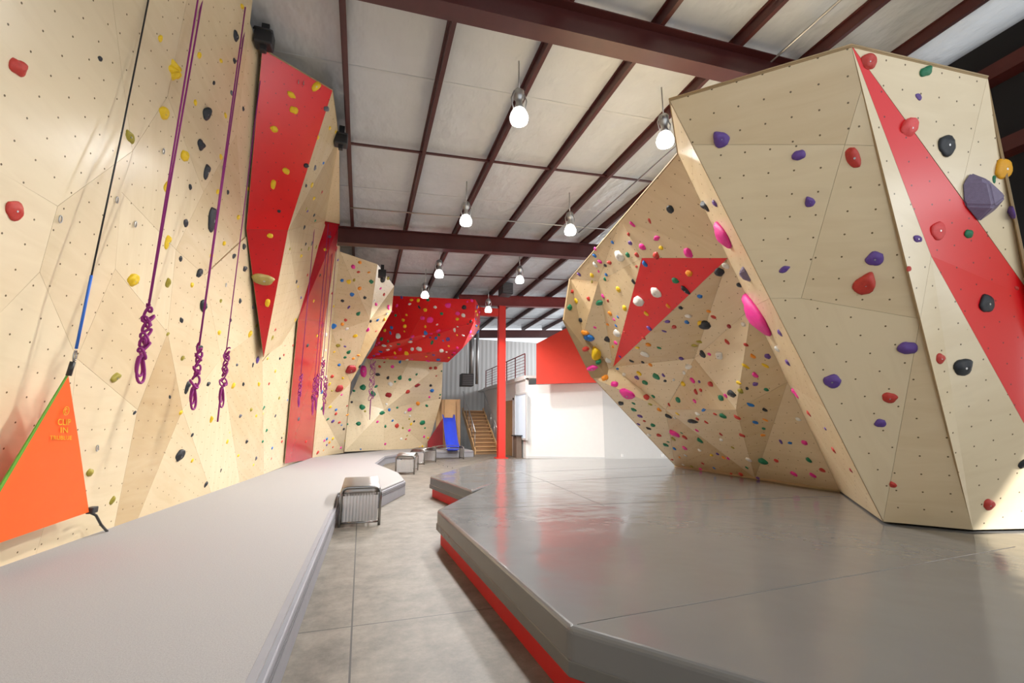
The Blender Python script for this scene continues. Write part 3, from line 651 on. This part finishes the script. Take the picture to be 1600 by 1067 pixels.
o=tube('emblem',[pc+Vector((.002,xx*math.cos(a),xx*math.sin(a)*.95)) for a in [k*2*math.pi/20 for k in range(20)]],.0028,M['yel'],6,True); par(e,o)
o=tube('emblem',[pc+Vector((.002,xx*.5*math.cos(a),xx*.5*math.sin(a))) for a in [.6+k*5/12 for k in range(12)]],.0028,M['yel'],6); par(e,o)
# ---------------- lamps -----------------------------------------------------------------------------
first=None
for i,(u,v) in enumerate(((811,180),(728,343),(891,358),(1039,216),(686,427),(812,436),(664,460),(763,483))):
    p=P(u,v,z=6.2)
    if first is None:
        e=empty('high_bay_lamp',(0,0,0))
        pr_=[(.06,.11),(.10,.08),(.135,.01),(.15,-.05),(.14,-.10),(.13,-.12)]
        g=lathe('glass_shade',pr_,M['lampg'],24); bu=lathe('bulb',[(0,.05),(.05,.03),(.07,-.02),(.05,-.08),(0,-.10)],M['bulb'],16)
        h=lathe('ballast_housing',[(0,.44),(.06,.44),(.08,.42),(.085,.30),(.06,.27),(.05,.20),(.07,.14),(.065,.10),(0,.10)],M['alu'],20)
        st=tube('stem',[(0,0,.42),(0,0,.98)],.012,M['alu'],8); hk=tube('mounting_bracket',[(-.08,0,.42),(-.13,0,.28),(-.09,0,.08)],.009,M['alu'],6); hk2=tube('mounting_bracket',[(.08,0,.42),(.13,0,.28),(.09,0,.08)],.009,M['alu'],6)
        kids=[g,bu,h,st,hk,hk2]
        for c_ in kids: c_.parent=e
        e.location=p; first=e; tag(e,'high bay lamp with glowing prismatic glass shade under the roof','lamp','high bay roof lamps'); cur=e
    else:
        cur=first.copy(); C.objects.link(cur); cur.location=p
        for ch in kids:
            k=ch.copy(); C.objects.link(k); k.parent=cur
    ld=bpy.data.lights.new('lamp_light','SPOT'); ld.energy=860; ld.spot_size=math.radians(155); ld.spot_blend=.5; ld.shadow_soft_size=.16; ld.color=(1,.985,.96)
    lo_=bpy.data.objects.new('lamp_light',ld); C.objects.link(lo_); lo_.parent=cur; lo_.location=(0,0,-.16)
# ---------------- far end ----------------------------------------------------------------------------
struct(box('wall_mezzanine',7.0,7.15,19.2,26.5,0,3.6,M['white']))
struct(box('trim_mezzanine',6.93,7.2,19.2,26.5,3.5,3.68,M['white']))
o=mk('mezzanine_floor',[(7,19,3.55),(16,18,3.55),(16,28,3.55),(7,28,3.55),(7,19,3.65),(16,18,3.65),(16,28,3.65),(7,28,3.65)],[(3,2,1,0),(4,5,6,7),(0,1,5,4),(1,2,6,5),(2,3,7,6),(3,0,4,7)],M['white']); tag(o,'white upper mezzanine floor slab','mezzanine')
w0=(7.0,19.2);w1_=P(945,718,z=0);w2_=P(1060,719,z=0);w1_=(w1_.x,w1_.y);w2_=(w2_.x,w2_.y)
def vwall(name,a,b,z0,z1,m,th=.15):
    d=Vector((b[0]-a[0],b[1]-a[1])).normalized(); n=Vector((-d.y,d.x))*th
    return prism(name,[a,b,(b[0]+n.x,b[1]+n.y),(a[0]+n.x,a[1]+n.y)],z0,z1,m)
struct(vwall('wall_office',w0,w1_,0,3.25,M['white'])); struct(vwall('wall_side',w1_,(w2_[0]+2,w2_[1]-.6),0,3.9,M['grayw']))
struct(vwall('baseboard_office',(w0[0],w0[1]-.02),(w1_[0],w1_[1]-.02),0,.1,M['grayw'],.02))
o=slab('parapet_panel',[P(838,600,F=19.6),P(838,537,F=19.6),P(886,512,F=19.3),P(960,500,F=19),P(960,597,F=19)],.12,M['redw']); tag(o,'bright red parapet panel on the upper level above white walls','parapet')
for u in(968,1030):
    p=P(u,711,F=19.2); o=box('wall_outlet',p.x-.05,p.x+.05,p.y-.25,p.y-.2,p.z-.06,p.z+.06,M['outlet'],.005); tag(o,'small white electrical outlet plate on the grey wall','outlet')
def wy(u,v): p=P(u,v,x=6.98); return p.y,p.z
y1=wy(791,660)[0];y2=wy(803,660)[0]; zt=wy(797,626)[1]
e=empty('door_1',(6.95,y1,0)); e['kind']='structure'
d1=box('door_leaf',6.93,6.99,y2,y1,0,zt,M['doorw']); fr1=box('door_frame',6.9,6.995,y2-.12,y2,0,zt+.1,M['white']); fr2=box('door_frame',6.9,6.995,y1,y1+.12,0,zt+.1,M['white']); fr3=box('door_frame',6.9,6.995,y2-.12,y1+.12,zt,zt+.1,M['white']); par(e,d1,fr1,fr2,fr3)
y1=wy(806,650)[0];y2=wy(823,650)[0]; zb=wy(814,684)[1]; zt=wy(814,617)[1]
e=empty('window_1',(6.95,y1,zb)); e['kind']='structure'
par(e,box('pane',6.95,6.99,y2,y1,zb,zt,M['glass']),box('window_frame',6.92,6.995,y2-.08,y1+.08,zb-.08,zb,M['grayw']),box('window_frame',6.92,6.995,y2-.08,y1+.08,zt,zt+.08,M['grayw']),box('window_frame',6.92,6.995,y2-.08,y2,zb,zt,M['grayw']),box('window_frame',6.92,6.995,y1,y1+.08,zb,zt,M['grayw']))
e=empty('railing',(7.05,19.4,3.68)); tag(e,'dark red metal railing with horizontal bars on the mezzanine edge','railing')
for i in range(6): 
    y=19.4+i*1.4; par(e,box('rail_post',7.03,7.07,y-.02,y+.02,3.68,4.72,M['steel2']))
for i in range(7): par(e,tube('rail_bar',[(7.05,19.4,3.85+i*.145),(7.05,26.4,3.85+i*.145)],.010 if i<6 else .025,M['steel2'],6))
pcx=P(783,690,y=BY); pcx.z=0
e=empty('steel_column',pcx); tag(e,'bright red square steel column carrying the roof beam','column')
par(e,box('shaft',pcx.x-.16,pcx.x+.16,pcx.y-.14,pcx.y+.14,0,ceilz(pcx.x)-.7,M['colr']),box('base_plate',pcx.x-.26,pcx.x+.26,pcx.y-.24,pcx.y+.24,0,.04,M['colr']))
zt=ceilz(4.8)-.72
o=box('red_beam',4.35,pcx.x-.17,BY-.12,BY+.12,zt-.42,zt-.05,M['colr'],.01); tag(o,'short bright red box beam joining the column and the red wall','beam')
p=P(812,709,z=0); e=empty('step_ladder',p); tag(e,'small aluminium folding step ladder on the floor','ladder')
for s in(-1,1):
    for yy in(-.3,.3): par(e,tube('ladder_leg',[(p.x-.35+s*.28,p.y+yy,0),(p.x-.35+s*.16,p.y,1.0)],.02,M['alu'],6))
for i in range(3): 
    f_=.25*(i+1); par(e,box('tread',p.x-.59,p.x-.11,p.y-.3+f_*.3-.04,p.y-.3+f_*.3+.04,f_-.01,f_+.02,M['alu']))
e=empty('counter',(6.75,20,0)); tag(e,'dark reception counter with overhanging top near white wall','counter')
par(e,box('cabinet',6.66,6.9,19.5,20.0,0,.95,M['counter']),box('countertop',6.6,6.92,19.4,20.1,.95,1.0,M['black'],.01))
sb=P(750,707,z=0); xs0,xs1=sb.x-.6,sb.x+.5; y0=sb.y-1.6
e=empty('staircase',(sb.x,y0,0)); tag(e,'timber staircase rising to the mezzanine with metal handrails','stairs')
for i in range(12):
    par(e,box('riser',xs0,xs1,y0+.04+i*.26,y0+i*.26+.3,i*.19,.15+i*.19,M['riser']))
    par(e,box('tread',xs0-.02,xs1+.02,y0+i*.26-.02,y0+i*.26+.3,.15+i*.19,.19+i*.19,M['wood'],.008))
for x in(xs0-.06,xs1+.06):
    vs=[(x-.03,y0-.05,0),(x-.03,y0+.2,0),(x-.03,y0+3.2,2.1),(x-.03,y0+3.2,2.45),(x-.03,y0-.05,.25)]; vs+=[(a+.06,b_,c_) for a,b_,c_ in vs]
    par(e,fixn(mk('stringer',vs,[(0,1,2,3,4),(9,8,7,6,5)]+[(i,(i+1)%5,5+(i+1)%5,5+i) for i in range(5)],M['wood'])))
    par(e,tube('handrail',[(x,y0,1.1),(x,y0+3.1,1.1+2.28)],.03,M['alu'],8))
    for i in range(5): par(e,tube('baluster',[(x,y0+.1+i*.7,.2+i*.51),(x,y0+.1+i*.7,1.15+i*.51)],.018,M['alu'],6))
ct=P(698,690,F=22.8)
e=empty('play_tower',(ct.x,ct.y,0)); tag(e,'small plywood play tower with dark red side beside the slide','play tower')
def sl(pts,F,name,m,th=.06): return slab(name,[P(u,v,F=F) for u,v in pts],th,m)
par(e,sl([(681,624),(718,624),(718,699),(681,699)],23.6,'back_panel',M['wood'],.08),sl([(668,699),(668,690),(692,653),(692,699)],23.2,'side_panel',mat('dark_red_panel',(.25,.01,.015),.5)),sl([(690,624),(694,624),(694,699),(690,699)],23.3,'post',M['doorw'],.1),sl([(714,624),(719,624),(719,699),(714,699)],23.3,'post',M['doorw'],.1))
prof=[(.0,1.80),(.3,1.78),(.6,1.5),(1.1,.95),(1.5,.58),(1.8,.42),(2.0,.37)]
s0=P(700,650,F=22.7); vs=[];fs=[]
for d_,z in prof:
    cx=s0.x+.0-d_*.05; yy=s0.y-d_
    for x,h in((-.30,.16),(-.27,.18),(-.22,.02),(.22,.02),(.27,.18),(.30,.16),(.26,-.04),(-.26,-.04)): vs.append((cx+x,yy,z+h))
for i in range(len(prof)-1):
    for k in range(8): fs.append((i*8+k,i*8+(k+1)%8,(i+1)*8+(k+1)%8,(i+1)*8+k))
fs+=[tuple(range(8)),tuple(range(48,56))]
o=fixn(mk('slide_chute',vs,fs,M['slide'],smooth=True)); e=empty('play_slide',(s0.x,s0.y-1,0)); tag(e,'glossy blue plastic childrens slide coming down from the play tower','slide')
par(e,o,box('slide_foot',s0.x-.3,s0.x+.1,s0.y-1.95,s0.y-1.75,.3,.38,M['slide']))
for (u,v,F,s) in((729,594,24,.33),(790,453,19,.25)):
    p=P(u,v,F=F); e=empty('unit_heater',p); tag(e,'boxy dark grey unit heater with louvred front hung from the structure','heater','hanging unit heaters')
    par(e,box('cabinet',p.x-s,p.x+s,p.y-.3,p.y+.3,p.z-s,p.z+s,M['black'],.02))
    for i in range(6): par(e,box('louvre',p.x-s*.85,p.x+s*.85,p.y-.34,p.y-.3,p.z-s*.8+i*s*.28,p.z-s*.8+i*s*.28+.04,M['seam']))
    par(e,tube('hanger_rod',[(p.x,p.y,p.z+s),(p.x,p.y,ceilz(p.x))],.02,M['alu'],6))
for u,r in((736,.14),(745,.09)):
    a=P(u,600,F=25.5); o=tube('flue_duct',[(a.x,a.y,a.z),(a.x,a.y,ceilz(a.x)-.02)],r,M['alu'],14); tag(o,'galvanised round duct rising to the roof','duct','galvanised ducts')
# ---------------- light and camera --------------------------------------------------------------------
wld=bpy.data.worlds.new('World'); bpy.context.scene.world=wld; wld.use_nodes=True
bg=wld.node_tree.nodes['Background']; bg.inputs[0].default_value=(.92,.96,1,1); bg.inputs[1].default_value=1.3
def area(name,loc,tgt,sx_,sy_,en,col):
    ld=bpy.data.lights.new(name,'AREA'); ld.shape='RECTANGLE'; ld.size=sx_; ld.size_y=sy_; ld.energy=en; ld.color=col
    o=bpy.data.objects.new(name,ld); C.objects.link(o); o.location=loc; o.rotation_euler=(Vector(tgt)-Vector(loc)).to_track_quat('-Z','Y').to_euler(); return o
area('assumed_daylight',(12.5,-3.6,2.4),(6,4,1.2),4.5,3.6,650,(.95,.98,1))  # added area light for assumed daylight from the right, no doorway is modelled
area('far_wall_fill',(15.2,22.5,5.8),(4,24,3),5,2.5,420,(.95,.98,1))  # added fill light for the dim far wall, no window stands here
ld=bpy.data.lights.new('added_glare_spot','SPOT'); ld.energy=26000; ld.spot_size=math.radians(17); ld.spot_blend=.25; ld.shadow_soft_size=.08; ld.color=(1,.98,.95)
o=bpy.data.objects.new('added_glare_spot',ld); C.objects.link(o); o.location=(14,-3,4.5); o.rotation_euler=(Vector((6.4,2.3,.4))-Vector((14,-3,4.5))).to_track_quat('-Z','Y').to_euler()  # added spotlight aimed to put the bright patch on the mat, not a sun
sc=bpy.context.scene; sc.view_settings.view_transform='Standard'; sc.view_settings.look='None'; sc.view_settings.exposure=0
cd=bpy.data.cameras.new('Camera'); cam=bpy.data.objects.new('Camera',cd); C.objects.link(cam); sc.camera=cam
cam.location=EYE; cam.rotation_euler=(math.radians(90)+PITCH,0,-YAW); cd.sensor_width=36; cd.lens=FOC/1600*36; cd.clip_start=.05
print('HOLDS',hc)
